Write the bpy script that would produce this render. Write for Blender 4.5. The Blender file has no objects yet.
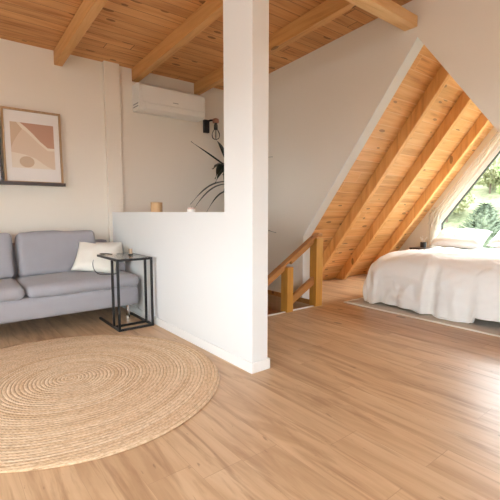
import bpy, bmesh, math, random
from mathutils import Vector, Matrix, noise, Euler
random.seed(7)
PI = math.pi
S = bpy.context.scene
COL = S.collection
# ------------------------------------------------------------------ camera, light, exposure
EYE = 1.05
cd = bpy.data.cameras.new('camera'); cam = bpy.data.objects.new('camera', cd); COL.objects.link(cam)
cd.sensor_width = 36; cd.lens = 393 / 500 * 36; cd.clip_start = 0.02; cd.clip_end = 400
cam.location = (0, 0, EYE); cam.rotation_euler = (math.radians(90 - 5.52), 0, math.radians(-38.3))
S.camera = cam
W = bpy.data.worlds.new('world'); S.world = W; W.use_nodes = True
bg = W.node_tree.nodes['Background']; bg.inputs[0].default_value = (0.86, 0.93, 1.0, 1); bg.inputs[1].default_value = 6.0
S.view_settings.view_transform = 'Standard'; S.view_settings.look = 'None'
S.view_settings.gamma = 1; S.view_settings.exposure = 0.70; S.view_settings.use_curve_mapping = False
def area(name, loc, rot, sx, sy, power, color):
    l = bpy.data.lights.new(name, 'AREA'); l.shape = 'RECTANGLE'; l.size = sx; l.size_y = sy
    l.energy = power; l.color = color
    o = bpy.data.objects.new(name, l); COL.objects.link(o); o.location = loc; o.rotation_euler = rot
    return o
area('daylight_left_window', (-2.0, 1.3, 1.15), (0, math.radians(-68), 0), 1.5, 2.9, 12, (0.80, 0.92, 1.0))
area('daylight_front_window', (0.6, -2.05, 1.25), (math.radians(68), 0, 0), 3.0, 1.6, 6, (0.93, 0.97, 1.0))

area('skylight_gable_window', (8.3, 2.0, 3.9), (0, math.radians(52), 0), 2.0, 4.5, 1150, (0.89, 0.95, 1.0))

# ------------------------------------------------------------------ materials
def new_mat(name, rough=0.6, color=(.8, .8, .8), metal=0.0, spec=0.5):
    m = bpy.data.materials.new(name); m.use_nodes = True
    b = m.node_tree.nodes['Principled BSDF']
    b.inputs['Base Color'].default_value = (*color, 1); b.inputs['Roughness'].default_value = rough
    b.inputs['Metallic'].default_value = metal; b.inputs['Specular IOR Level'].default_value = spec
    return m
class N:
    def __init__(s, m): s.m = m; s.t = m.node_tree; s.b = s.t.nodes['Principled BSDF']
    def n(s, typ, **k):
        x = s.t.nodes.new(typ)
        for a, v in k.items(): setattr(x, a, v)
        return x
    def l(s, a, b): s.t.links.new(a, b)
    def val(s, sock, v):
        if isinstance(v, bpy.types.NodeSocket): s.l(v, sock)
        else: sock.default_value = v
    def math(s, op, a, b=0.0, c=None):
        x = s.n('ShaderNodeMath', operation=op); s.val(x.inputs[0], a); s.val(x.inputs[1], b)
        if c is not None: s.val(x.inputs[2], c)
        return x.outputs[0]
    def pos(s): return s.n('ShaderNodeTexCoord').outputs['Object']
    def mapping(s, v, scale=(1, 1, 1), rot=(0, 0, 0), loc=(0, 0, 0)):
        x = s.n('ShaderNodeMapping'); s.l(v, x.inputs[0])
        x.inputs['Scale'].default_value = scale; x.inputs['Rotation'].default_value = rot; x.inputs['Location'].default_value = loc
        return x.outputs[0]
    def noise(s, v, scale, detail=3, rough=.5, dist=0):
        x = s.n('ShaderNodeTexNoise'); s.l(v, x.inputs['Vector']); x.inputs['Scale'].default_value = scale
        x.inputs['Detail'].default_value = detail; x.inputs['Roughness'].default_value = rough; x.inputs['Distortion'].default_value = dist
        return x.outputs['Fac']
    def ramp(s, f, stops):
        x = s.n('ShaderNodeValToRGB'); s.l(f, x.inputs[0]); e = x.color_ramp.elements
        while len(e) < len(stops): e.new(.5)
        for i, (p, c) in enumerate(stops):
            e[i].position = p; e[i].color = (*c, 1) if len(c) == 3 else c
        return x.outputs[0]
    def mix(s, f, a, b, mode='MIX'):
        x = s.n('ShaderNodeMix', data_type='RGBA', blend_type=mode)
        s.val(x.inputs[0], f)
        for i, v in ((6, a), (7, b)):
            if isinstance(v, tuple): x.inputs[i].default_value = (*v, 1)
            else: s.l(v, x.inputs[i])
        return x.outputs[2]
    def bump(s, h, strength=.2, dist=.01):
        x = s.n('ShaderNodeBump'); x.inputs['Strength'].default_value = strength; x.inputs['Distance'].default_value = dist
        s.l(h, x.inputs['Height']); s.l(x.outputs[0], s.b.inputs['Normal'])
    def color(s, c): s.l(c, s.b.inputs['Base Color'])
    def sep(s, v):
        x = s.n('ShaderNodeSeparateXYZ'); s.l(v, x.inputs[0]); return x.outputs
    def comb(s, a, b, c=0.0):
        x = s.n('ShaderNodeCombineXYZ')
        for i, v in enumerate((a, b, c)): s.val(x.inputs[i], v)
        return x.outputs[0]

def wood(name, light, mid, dark, along='X', board=0, blen=2.0, rough=.55, across=None, knots=1.0, grain=1.0, gap=(.25, .13, .06), ascale=1.0, coat=0, tone=.22, gapw=.02, sf=16):
    m = new_mat(name, rough); g = N(m); P = g.pos(); x, y, z = g.sep(P)
    ax = {'X': x, 'Y': y, 'Z': z}
    a = ax[along]
    if across is None: across = {'X': 'Y', 'Y': 'X', 'Z': 'X'}[along]
    c = g.math('MULTIPLY', ax[across], ascale)
    third = [k for k in 'XYZ' if k not in (along, across)][0]
    d = g.math('MULTIPLY', ax[third], 1.0)
    if board:
        row = g.math('FLOOR', g.math('DIVIDE', c, board))
        wn = g.n('ShaderNodeTexWhiteNoise', noise_dimensions='1D'); g.l(row, wn.inputs['W'])
        a2 = g.math('ADD', a, g.math('MULTIPLY', wn.outputs[0], blen * 3.7))
        col = g.math('FLOOR', g.math('DIVIDE', a2, blen))
        wn2 = g.n('ShaderNodeTexWhiteNoise', noise_dimensions='2D'); g.l(g.comb(row, col), wn2.inputs['Vector'])
        idv = wn2.outputs[0]
        vec = g.comb(g.math('ADD', a2, g.math('MULTIPLY', idv, 31.0)), c, g.math('ADD', d, g.math('MULTIPLY', idv, 17.0)))
    else:
        vec = g.comb(a, c, d)
    streak = g.noise(g.mapping(vec, (1.1 if sf == 16 else .8, sf, sf)), 1.0, 4, .6, 1.2)
    fine = g.noise(g.mapping(vec, (3.0, 130, 130)), 1.0, 3, .6, .4)
    big = g.noise(g.mapping(vec, (.9, 4.5, 4.5)), 1.0, 2, .5, .8)
    f = g.math('ADD', g.math('MULTIPLY', streak, .6), g.math('ADD', g.math('MULTIPLY', big, .28), g.math('MULTIPLY', fine, .12 if sf == 16 else .05)))
    colr = g.ramp(f, [(.36, dark), (.48, mid), (.62, light)])
    if grain < 1: colr = g.mix(1 - grain, colr, mid)
    # knots: sparse dark spots
    v = g.n('ShaderNodeTexVoronoi', feature='F1'); g.l(g.mapping(vec, (3.4, 8.5, 8.5)), v.inputs['Vector']); v.inputs['Scale'].default_value = 1.0
    sp = g.n('ShaderNodeSeparateColor'); g.l(v.outputs['Color'], sp.inputs[0])
    k = g.math('MULTIPLY', g.math('LESS_THAN', v.outputs['Distance'], .19), g.math('LESS_THAN', sp.outputs[0], .22 * knots))
    kd = tuple(q * .45 for q in dark)
    colr = g.mix(g.math('MULTIPLY', k, .8), colr, kd)
    height = f
    if board:
        colr = g.mix(1.0, colr, g.ramp(idv, [(0, (1 - tone,) * 3), (1, (1.0, 1.0, 1.0))]), 'MULTIPLY')
        fr = g.math('FRACT', g.math('DIVIDE', c, board))
        e1 = g.math('LESS_THAN', fr, gapw)
        fr2 = g.math('FRACT', g.math('DIVIDE', a2, blen))
        e2 = g.math('LESS_THAN', fr2, .0022)
        e = g.math('MAXIMUM', e1, e2)
        colr = g.mix(e, colr, gap)
        height = g.math('SUBTRACT', g.math('MULTIPLY', f, .25), e)
    g.color(colr); g.bump(height, .25, .002)
    if coat: m.node_tree.nodes['Principled BSDF'].inputs['Coat Weight'].default_value = coat; m.node_tree.nodes['Principled BSDF'].inputs['Coat Roughness'].default_value = .25
    return m

def paint(name, col, rough=.75, bump=.06, scale=180):
    m = new_mat(name, rough, col, spec=.3); g = N(m); P = g.pos()
    g.color(g.mix(.5, col, g.ramp(g.noise(P, 1.3, 3), [(.3, tuple(c * .985 for c in col)), (.7, tuple(min(1, c * 1.01) for c in col))])))
    g.bump(g.noise(P, scale, 3), bump, .002)
    return m

def fabric(name, a, b, scale=500, bump=.3, rough=.95):
    m = new_mat(name, rough, a, spec=.15); g = N(m); P = g.pos()
    n1 = g.noise(P, scale, 2, .7); n2 = g.noise(P, 9, 3)
    g.color(g.mix(g.math('MULTIPLY', g.math('ADD', n1, n2), .5), a, b))
    w = g.n('ShaderNodeTexWave'); g.l(P, w.inputs['Vector']); w.inputs['Scale'].default_value = scale * .3; w.inputs['Distortion'].default_value = 2
    g.bump(g.math('ADD', n1, g.math('MULTIPLY', w.outputs['Fac'], .5)), bump, .0015)
    m.node_tree.nodes['Principled BSDF'].inputs['Sheen Weight'].default_value = .25
    return m

M = {}
M['wall'] = paint('cream_wall_paint', (.83, .755, .655))
M['partition'] = paint('white_wall_paint', (.79, .785, .77))
M['trim'] = new_mat('white_gloss_trim', .4, (.86, .85, .83))
M['floor'] = wood('oak_laminate', (.69, .48, .295), (.62, .405, .235), (.49, .30, .165), 'Y', .19, 1.28, .37, knots=.35, gap=(.46, .28, .16), tone=.06, gapw=.008, sf=8)
_g = N(M['floor']); _src = M['floor'].node_tree.nodes['Principled BSDF'].inputs['Base Color'].links[0].from_socket
_px, _py, _pz = _g.sep(_g.pos()); _row = _g.math('FLOOR', _g.math('DIVIDE', _px, .19))
_v = _g.comb(_px, _g.math('ADD', _g.math('MULTIPLY', _py, .95), _g.math('MULTIPLY', _row, 4.3)), 0.0)
_n = _g.noise(_g.mapping(_v, (13, 1.3, 1)), 1.0, 5, .62, .9)
_m = _g.ramp(_n, [(.51, (0, 0, 0)), (.66, (1, 1, 1))]); _k = _g.n('ShaderNodeRGBToBW'); _g.l(_m, _k.inputs[0])
_n2 = _g.noise(_g.mapping(_v, (34, 9, 1), loc=(3, 8, 0)), 1.0, 3, .5, .5); _m2 = _g.ramp(_n2, [(.69, (0, 0, 0)), (.76, (1, 1, 1))]); _k2 = _g.n('ShaderNodeRGBToBW'); _g.l(_m2, _k2.inputs[0])
_c = _g.mix(_g.math('MULTIPLY', _k.outputs[0], .68), _src, (.34, .185, .095)); _c = _g.mix(_g.math('MULTIPLY', _k2.outputs[0], .75), _c, (.22, .115, .06)); _g.color(_c)
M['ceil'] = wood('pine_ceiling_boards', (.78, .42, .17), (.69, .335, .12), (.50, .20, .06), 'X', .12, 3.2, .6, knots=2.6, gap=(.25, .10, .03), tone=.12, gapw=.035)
M['roof'] = wood('pine_roof_boards', (.92, .55, .24), (.80, .42, .15), (.58, .26, .08), 'X', .145, 2.6, .5, knots=2.2, gap=(.85, .55, .28), tone=.2, ascale=1.67, gapw=.05)  # pale gap colour paints in the highlights along the V-groove joints
M['beamY'] = wood('pine_beam', (.74, .41, .16), (.66, .34, .115), (.50, .23, .07), 'Y', rough=.5, knots=.8, grain=.8)
M['beamX'] = wood('pine_ridge_beam', (.88, .58, .29), (.80, .49, .22), (.62, .35, .14), 'X', rough=.5, knots=.8, grain=.8)
M['rafter'] = wood('pine_rafter', (.90, .54, .22), (.80, .42, .14), (.60, .27, .075), 'Z', rough=.5, knots=.25, across='X', grain=.8)
M['post'] = wood('oiled_pine_post', (.72, .40, .10), (.62, .31, .06), (.48, .21, .04), 'Z', rough=.35, knots=.4, across='X', grain=.6)
M['rail'] = wood('oiled_pine_rail', (.56, .28, .09), (.47, .21, .06), (.35, .14, .04), 'X', rough=.35, knots=.4, grain=.6)
M['stair'] = wood('stair_wood', (.56, .30, .15), (.46, .22, .10), (.34, .15, .06), 'Y', rough=.4, knots=.4)
M['sofa'] = fabric('grey_sofa_fabric', (.32, .305, .325), (.39, .375, .395))
M['cream'] = fabric('cream_cushion_fabric', (.78, .74, .65), (.84, .80, .72), 350)
M['black'] = new_mat('black_metal', .42, (.018, .017, .018), .3)
M['blackp'] = new_mat('black_plastic', .5, (.02, .02, .022))
M['chrome'] = new_mat('chrome', .15, (.8, .8, .8), 1.0)
M['linen'] = fabric('white_bed_linen', (.89, .87, .84), (.91, .90, .87), 260, .18)
M['pillow'] = fabric('white_pillow_linen', (.80, .76, .73), (.86, .83, .80), 260, .18)
M['mattress'] = fabric('mattress_ticking', (.75, .73, .70), (.8, .78, .76), 300)
M['plastic'] = new_mat('white_plastic', .35, (.83, .80, .74))
M['greyp'] = new_mat('grey_plastic', .4, (.35, .34, .33))
M['pale'] = wood('light_frame_wood', (.50, .32, .17), (.42, .26, .13), (.33, .19, .09), 'Z', rough=.45, across='X', knots=0)
M['dark'] = wood('dark_stained_wood', (.07, .04, .03), (.045, .028, .02), (.03, .018, .013), 'X', rough=.4, knots=0)
M['bedrug'] = fabric('beige_woven_rug', (.50, .40, .29), (.58, .48, .36), 200, .5)
M['fringe'] = fabric('pale_rug_binding', (.75, .70, .60), (.8, .75, .66), 200, .5)
M['leaf'] = new_mat('dark_green_leaf', .45, (.016, .028, .014)); 
M['stem'] = new_mat('brown_plant_stem', .8, (.10, .07, .045))
M['terracotta'] = new_mat('pale_ceramic_pot', .6, (.62, .52, .42))
M['tan'] = wood('tan_wood_veneer', (.62, .40, .21), (.54, .33, .16), (.45, .26, .12), 'Z', rough=.6, across='Y', knots=0)
M['pinkwax'] = new_mat('pink_candle_wax', .5, (.68, .50, .43)); M['whitewax'] = new_mat('white_wax', .5, (.85, .82, .78))
M['copper'] = new_mat('copper_cap', .4, (.45, .22, .15), .6)
M['amber'] = new_mat('tan_stoneware', .5, (.45, .31, .20))

def glass(name, tint=(1, 1, 1), gloss=.6):
    m = bpy.data.materials.new(name); m.use_nodes = True; t = m.node_tree; t.nodes.clear()
    o = t.nodes.new('ShaderNodeOutputMaterial'); mx = t.nodes.new('ShaderNodeMixShader'); tr = t.nodes.new('ShaderNodeBsdfTransparent')
    gl = t.nodes.new('ShaderNodeBsdfGlossy'); gl.inputs['Roughness'].default_value = .02; tr.inputs[0].default_value = (*tint, 1)
    lw = t.nodes.new('ShaderNodeLayerWeight'); lw.inputs[0].default_value = .5
    mm = t.nodes.new('ShaderNodeMath'); mm.operation = 'MULTIPLY'; mm.inputs[1].default_value = gloss
    pw = t.nodes.new('ShaderNodeMath'); pw.operation = 'POWER'; pw.inputs[1].default_value = 4.0
    t.links.new(lw.outputs['Facing'], pw.inputs[0]); t.links.new(pw.outputs[0], mm.inputs[0]); t.links.new(mm.outputs[0], mx.inputs[0])
    t.links.new(tr.outputs[0], mx.inputs[1]); t.links.new(gl.outputs[0], mx.inputs[2]); t.links.new(mx.outputs[0], o.inputs[0])
    return m
M['glass'] = glass('window_glass', (.97, .985, .98), .6); M['tglass'] = glass('table_glass', (.985, .995, .99), 1.0)

def sheer():
    m = bpy.data.materials.new('sheer_curtain'); m.use_nodes = True; t = m.node_tree; t.nodes.clear()
    o = t.nodes.new('ShaderNodeOutputMaterial'); a = t.nodes.new('ShaderNodeMixShader'); b = t.nodes.new('ShaderNodeMixShader')
    tr = t.nodes.new('ShaderNodeBsdfTransparent'); di = t.nodes.new('ShaderNodeBsdfDiffuse'); tl = t.nodes.new('ShaderNodeBsdfTranslucent')
    di.inputs[0].default_value = (.92, .89, .84, 1); tl.inputs[0].default_value = (.92, .88, .82, 1)
    a.inputs[0].default_value = .5; b.inputs[0].default_value = .62
    t.links.new(di.outputs[0], a.inputs[1]); t.links.new(tl.outputs[0], a.inputs[2])
    t.links.new(tr.outputs[0], b.inputs[1]); t.links.new(a.outputs[0], b.inputs[2]); t.links.new(b.outputs[0], o.inputs[0])
    return m
M['sheer'] = sheer()

RC = (.588, 2.565); RR = .908
def jute():
    m = new_mat('braided_jute', .9, spec=.15); g = N(m); P = g.pos()
    x, y, z = g.sep(P); r = g.math('SQRT', g.math('ADD', g.math('POWER', x, 2.0), g.math('POWER', y, 2.0)))
    th = g.math('ARCTAN2', y, x); w = .022
    turn = g.math('DIVIDE', th, 2 * PI)
    sp = g.math('ADD', g.math('DIVIDE', r, w), turn)          # spiral coordinate
    fr = g.math('FRACT', sp); ring = g.math('FLOOR', sp)
    ridge = g.math('SINE', g.math('MULTIPLY', fr, PI))
    arc = g.math('MULTIPLY', g.math('ADD', th, g.math('MULTIPLY', ring, 2 * PI)), g.math('MULTIPLY', g.math('ADD', ring, .5), w))
    br = g.math('SINE', g.math('ADD', g.math('MULTIPLY', arc, 2 * PI / .021), g.math('MULTIPLY', g.math('ABSOLUTE', g.math('SUBTRACT', fr, .5)), 8.0)))
    wn = g.n('ShaderNodeTexWhiteNoise', noise_dimensions='1D'); g.l(ring, wn.inputs['W'])
    band = g.noise(g.comb(g.math('MULTIPLY', ring, .37), g.math('MULTIPLY', th, .5)), 1.0, 3, .6)
    fib = g.noise(g.comb(g.math('MULTIPLY', r, 95.0), g.math('MULTIPLY', arc, 34.0)), 1.0, 4, .75)
    f = g.math('ADD', g.math('MULTIPLY', band, .5), g.math('ADD', g.math('MULTIPLY', fib, .7), g.math('MULTIPLY', br, .02)))
    f = g.math('ADD', f, g.math('MULTIPLY', g.math('SUBTRACT', wn.outputs[0], .5), .12))
    c = g.ramp(f, [(.30, (.36, .20, .10)), (.44, (.66, .435, .255)), (.55, (.76, .54, .345)), (.75, (.88, .70, .50))])
    gapm = g.math('LESS_THAN', ridge, g.math('ADD', .18, g.math('MULTIPLY', wn.outputs[0], .22)))
    c = g.mix(g.math('MULTIPLY', gapm, g.math('MULTIPLY', g.math('SUBTRACT', g.noise(g.comb(g.math('MULTIPLY', ring, .9), g.math('MULTIPLY', th, 1.6), 3.0), 1.0, 3, .6), .32), 3.0)), c, (.33, .19, .10))
    spk = g.ramp(g.noise(g.comb(g.math('MULTIPLY', r, 60.0), g.math('MULTIPLY', arc, 26.0), 5.0), 1.0, 3, .65), [(.40, (.52, .45, .40)), (.54, (1.0, 1.0, 1.0))])
    c = g.mix(.36, c, spk, 'MULTIPLY')
    g.color(c); g.bump(g.math('ADD', ridge, g.math('ADD', g.math('MULTIPLY', br, .16), g.math('MULTIPLY', fib, .5))), .55, .005)
    return m
M['jute'] = jute()

# ------------------------------------------------------------------ mesh helpers
def obj(name, bm, mat, parent=None, smooth=False, bevel=0, seg=2):
    bmesh.ops.recalc_face_normals(bm, faces=bm.faces)
    me = bpy.data.meshes.new(name); bm.to_mesh(me); bm.free()
    me.materials.append(M[mat] if isinstance(mat, str) else mat)
    o = bpy.data.objects.new(name, me); COL.objects.link(o)
    if parent: o.parent = parent
    if smooth:
        for p in me.polygons: p.use_smooth = True
    if bevel:
        b = o.modifiers.new('bevel', 'BEVEL'); b.width = bevel; b.segments = seg; b.limit_method = 'ANGLE'; b.angle_limit = .6
    return o
def BM(): return bmesh.new()
def box(bm, x0, x1, y0, y1, z0, z1, mat=None):
    vs = [Vector((x, y, z)) for z in (z0, z1) for y in (y0, y1) for x in (x0, x1)]
    if mat: vs = [mat @ v for v in vs]
    v = [bm.verts.new(p) for p in vs]
    for f in ((0, 2, 3, 1), (4, 5, 7, 6), (0, 1, 5, 4), (2, 6, 7, 3), (0, 4, 6, 2), (1, 3, 7, 5)): bm.faces.new([v[i] for i in f])
    return bm
def prism(bm, pts, a0, a1, axis='X'):
    """extrude a 2D outline along an axis: axis X -> pts are (y,z); Y -> (x,z); Z -> (x,y)"""
    def mk(p, a): return {'X': (a, p[0], p[1]), 'Y': (p[0], a, p[1]), 'Z': (p[0], p[1], a)}[axis]
    A = [bm.verts.new(mk(p, a0)) for p in pts]; B = [bm.verts.new(mk(p, a1)) for p in pts]; n = len(pts)
    fs = [bm.faces.new(A), bm.faces.new(B[::-1])]
    for i in range(n): bm.faces.new((A[i], B[i], B[(i + 1) % n], A[(i + 1) % n]))
    bm.normal_update()
    bmesh.ops.triangulate(bm, faces=fs, ngon_method='EAR_CLIP')
    return bm
def tube(bm, pts, r, n=8, caps=True):
    pts = [Vector(p) for p in pts]; rings = []; up = None
    for i, p in enumerate(pts):
        t = (pts[min(i + 1, len(pts) - 1)] - pts[max(i - 1, 0)]).normalized()
        if up is None: up = t.orthogonal().normalized()
        up = (up - t * up.dot(t)).normalized(); s = t.cross(up)
        rr = r[i] if isinstance(r, (list, tuple)) else r
        rings.append([bm.verts.new(p + (up * math.cos(2 * PI * k / n) + s * math.sin(2 * PI * k / n)) * rr) for k in range(n)])
    for a, b in zip(rings, rings[1:]):
        for k in range(n): bm.faces.new((a[k], a[(k + 1) % n], b[(k + 1) % n], b[k]))
    if caps: bm.faces.new(rings[0][::-1]); bm.faces.new(rings[-1])
    return bm
def lathe(bm, prof, c=(0, 0, 0), n=32):
    c = Vector(c); rings = []
    for r, z in prof:
        rings.append([bm.verts.new(c + Vector((max(r, 1e-4) * math.cos(2 * PI * k / n), max(r, 1e-4) * math.sin(2 * PI * k / n), z))) for k in range(n)])
    for a, b in zip(rings, rings[1:]):
        for k in range(n): bm.faces.new((a[k], a[(k + 1) % n], b[(k + 1) % n], b[k]))
    bm.faces.new(rings[0][::-1]); bm.faces.new(rings[-1])
    return bm
def bar(bm, p, q, w, h):
    """square bar from p to q; w across (horizontal), h vertical-ish"""
    p, q = Vector(p), Vector(q); d = q - p; L = d.length; d.normalize()
    s = Vector((0, 0, 1)).cross(d)
    s = Vector((1, 0, 0)) if s.length < 1e-4 else s.normalized()
    u = d.cross(s); mt = Matrix((s, d, u)).transposed().to_4x4(); mt.translation = p
    return box(bm, -w / 2, w / 2, 0, L, -h / 2, h / 2, mt)
def grid_surface(bm, nu, nv, fn):
    g = [[bm.verts.new(fn(i / nu, j / nv)) for j in range(nv + 1)] for i in range(nu + 1)]
    for i in range(nu):
        for j in range(nv): bm.faces.new((g[i][j], g[i + 1][j], g[i + 1][j + 1], g[i][j + 1]))
    return g
def rbox(L, Wd, H, r, bulge=0, wrinkle=0, seed=0, n=(26, 26, 8), sag=None):
    """soft box centred on the origin"""
    bm = BM(); bmesh.ops.create_cube(bm, size=2)
    bm.free(); bm = BM(); seen = {}
    def P(x, y, z):
        key = (round(x, 5), round(y, 5), round(z, 5))
        if key in seen: return seen[key]
        h = Vector((L / 2, Wd / 2, H / 2)); p = Vector((x * h.x, y * h.y, z * h.z))
        i = Vector([max(-h[k] + r, min(h[k] - r, p[k])) for k in range(3)]); d = p - i
        if d.length > 1e-6: p = i + d.normalized() * r
        f = (1 - x * x) * (1 - y * y); g_ = (1 - z * z)
        p.z += (bulge * f) * (1 if z > 0 else -.5) * abs(z)
        p.x += bulge * .5 * g_ * (1 - y * y) * (1 if x > 0 else -1) * abs(x) ** 4
        p.y += bulge * .5 * g_ * (1 - x * x) * (1 if y > 0 else -1) * abs(y) ** 4
        if wrinkle:
            q = Vector((p.x * 3.2 + seed, p.y * 3.2, p.z * 3.2)); q2 = Vector((p.x * 11, p.y * 7 + seed, p.z * 9))
            nrm = p.normalized(); p += nrm * (noise.noise(q) * wrinkle + noise.noise(q2) * wrinkle * .35)
        seen[key] = bm.verts.new(p); return seen[key]
    def face(ax):
        o = [k for k in range(3) if k != ax]
        for s in (-1, 1):
            na, nb = n[o[0]], n[o[1]]
            for i in range(na):
                for j in range(nb):
                    vs = []
                    for a, b in ((i, j), (i + 1, j), (i + 1, j + 1), (i, j + 1)):
                        c = [0, 0, 0]; c[ax] = s; c[o[0]] = -1 + 2 * a / na; c[o[1]] = -1 + 2 * b / nb
                        vs.append(P(*c))
                    bm.faces.new(vs)
    for a in range(3): face(a)
    return bm
def pillow(Wd, Hh, T, pinch=.07, wrinkle=.012, seed=0, n=30):
    """pillow in the local xz plane, thickness along y"""
    bm = BM(); F = []
    for s in (1, -1):
        def fn(a, b, s=s):
            u = -1 + 2 * a; v = -1 + 2 * b
            e = (max(0, 1 - u ** 4) * max(0, 1 - v ** 4)) ** .55
            x = u * Wd / 2 * (1 - pinch * (1 - v * v) * u * u); z = v * Hh / 2 * (1 - pinch * (1 - u * u) * v * v)
            w = (noise.noise(Vector((x * 7 + seed, z * 7, s * 3))) + .5 * noise.noise(Vector((x * 17, z * 14 + seed, s)))) * wrinkle
            return Vector((x, s * (T / 2 * e + w * e), z + w * .3 * e))
        grid_surface(bm, n, n, fn)
    bmesh.ops.remove_doubles(bm, verts=bm.verts, dist=1e-4)
    return bm
def thing(name, label, cat, loc=(0, 0, 0), group=None, rot=(0, 0, 0)):
    o = bpy.data.objects.new(name, None); COL.objects.link(o); o.location = loc; o.rotation_euler = rot; o.empty_display_size = .1
    o['label'] = label; o['category'] = cat
    if group: o['group'] = group
    return o
def tag(o, label, cat, group=None):
    o['label'] = label; o['category'] = cat
    if group: o['group'] = group
    return o
def keep(o, parent):
    """parent while the mesh is given in world coordinates"""
    o.parent = parent; o.matrix_parent_inverse = Matrix.Translation(-Vector(parent.location)) if not any(parent.rotation_euler) else (Matrix.Translation(parent.location) @ parent.rotation_euler.to_matrix().to_4x4()).inverted()
    return o
def struct(name, bm, m, parent=None, **k):
    o = obj(name, bm, m, parent, **k); o['kind'] = 'structure'; return o
def clone(root, loc=None, label=None):
    r = root.copy(); COL.objects.link(r)
    if loc is not None: r.location = loc
    if label: r['label'] = label
    for c in root.children:
        k = c.copy(); COL.objects.link(k); k.parent = r; k.matrix_parent_inverse = c.matrix_parent_inverse.copy()
        for c2 in c.children:
            k2 = c2.copy(); COL.objects.link(k2); k2.parent = k; k2.matrix_parent_inverse = c2.matrix_parent_inverse.copy()
    return r

# ------------------------------------------------------------------ room shell
SL = .06
YB, YR, YF = 4.53, 1.86, -1.6          # back wall, ridge, front wall
XL, XP, XQ, XW, XW2, XG = -1.6, 1.55, 1.682, 3.28, 3.41, 6.2
def zc(y): return 2.69 - SL * (y - YB) if y >= YR else 2.69 + SL * (YB - YR) - SL * (YR - y)
T = 1.34; R0 = 4.0; RM = 2 * YR - R0; RZ = (R0 - YR) * T

bm = BM()
hx0, hx1, hy0, hy1 = XQ + .003, 3.262, 2.965, 3.9
for a in ((XL, XG, YF, hy0), (XL, XG, hy1, YB), (XL, hx0, hy0, hy1), (hx1, XG, hy0, hy1)): box(bm, a[0], a[1], a[2], a[3], -.22, 0)
struct('floor', bm, 'floor')
bm = BM(); box(bm, -1.0, 3.6, 2.4, 4.4, -2.75, -2.65); struct('floor_lower', bm, 'floor')
bm = BM(); prism(bm, [(YB, zc(YB)), (YB, zc(YB) + .12), (YR, zc(YR) + .12), (YR, zc(YR))], XL, XW2, 'X')
prism(bm, [(YF, zc(YF)), (YF, zc(YF) + .12), (YR, zc(YR) + .12), (YR, zc(YR))], XL, XW2, 'X'); struct('ceiling', bm, 'ceil')
# bedroom roof slopes
bm = BM(); prism(bm, [(R0 + .04, -.05), (R0 + .3, -.05), (YR, RZ + .28), (YR, RZ)], XW2, XG + .3, 'X'); struct('ceiling_slope_left', bm, 'roof')
bm = BM(); prism(bm, [(RM - .04, -.05), (RM - .3, -.05), (YR, RZ + .28), (YR, RZ)], XW2, XG + .3, 'X'); struct('ceiling_slope_right', bm, 'roof')
# walls
bm = BM(); box(bm, XL - .12, XW2, YB, YB + .12, -.2, 2.8); struct('wall_back', bm, 'wall')
bm = BM(); box(bm, 1.512, 1.682, YB - .048, YB, 0, zc(YB - .05)); struct('trim_1', bm, 'wall', bevel=.003)
def holed_wall(name, axis, at0, at1, u0, u1, z0, z1, hu0, hu1, hz0, hz1, m):
    bm = BM()
    for a, b, c, d in ((u0, hu0, z0, z1), (hu1, u1, z0, z1), (hu0, hu1, z0, hz0), (hu0, hu1, hz1, z1)):
        if axis == 'X': box(bm, at0, at1, a, b, c, d)
        else: box(bm, a, b, at0, at1, c, d)
    return struct(name, bm, m)
holed_wall('wall_left', 'X', XL - .12, XL, YF, YB, -.2, 2.66, -.1, 2.7, .3, 1.75, 'wall')
holed_wall('wall_front', 'Y', YF - .12, YF, XL - .12, XW2, -.2, 2.62, -.9, 1.6, .25, 1.8, 'wall')
def rect_window(name, axis, at, u0, u1, z0, z1, nmull):
    def bx(b, a0, a1, c0, c1):
        if axis == 'X': box(b, at - .04, at + .03, a0, a1, c0, c1)
        else: box(b, a0, a1, at - .04, at + .03, c0, c1)
    b = BM(); w = .06
    bx(b, u0, u1, z0, z0 + w); bx(b, u0, u1, z1 - w, z1); bx(b, u0, u0 + w, z0 + w, z1 - w); bx(b, u1 - w, u1, z0 + w, z1 - w)
    for k in range(1, nmull):
        c = u0 + (u1 - u0) * k / nmull; bx(b, c - w / 2, c + w / 2, z0 + w, z1 - w)
    r = struct(name, b, 'trim'); b = BM()
    if axis == 'X': box(b, at - .005, at + .005, u0 + w, u1 - w, z0 + w, z1 - w)
    else: box(b, u0 + w, u1 - w, at - .005, at + .005, z0 + w, z1 - w)
    p = obj('pane', b, 'glass', r); return r
rect_window('window_2', 'X', XL - .06, -.1, 2.7, .3, 1.75, 2)
rect_window('window_3', 'Y', YF - .06, -.9, 1.6, .25, 1.8, 2)
# the wall with the gable shaped opening to the bedroom
JY, JZ, AZ = 3.17, .775, 2.53
pts = [(YB, -.0), (JY, -.0), (JY, JZ), (YR, AZ), (2 * YR - JY, JZ), (2 * YR - JY, 0), (YF, 0), (YF, zc(YF)), (YR, zc(YR)), (YB, zc(YB))]
bm = BM(); prism(bm, pts, XW, XW2, 'X'); struct('wall_right', bm, 'wall')
bm = BM(); prism(bm, [(JY, 0), (JY, JZ), (YR, AZ), (YR, AZ - .008), (JY - .005, JZ - .003), (JY - .005, 0)], XW - .001, XW2 + .001, 'X'); struct('trim_4', bm, 'partition')
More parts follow.
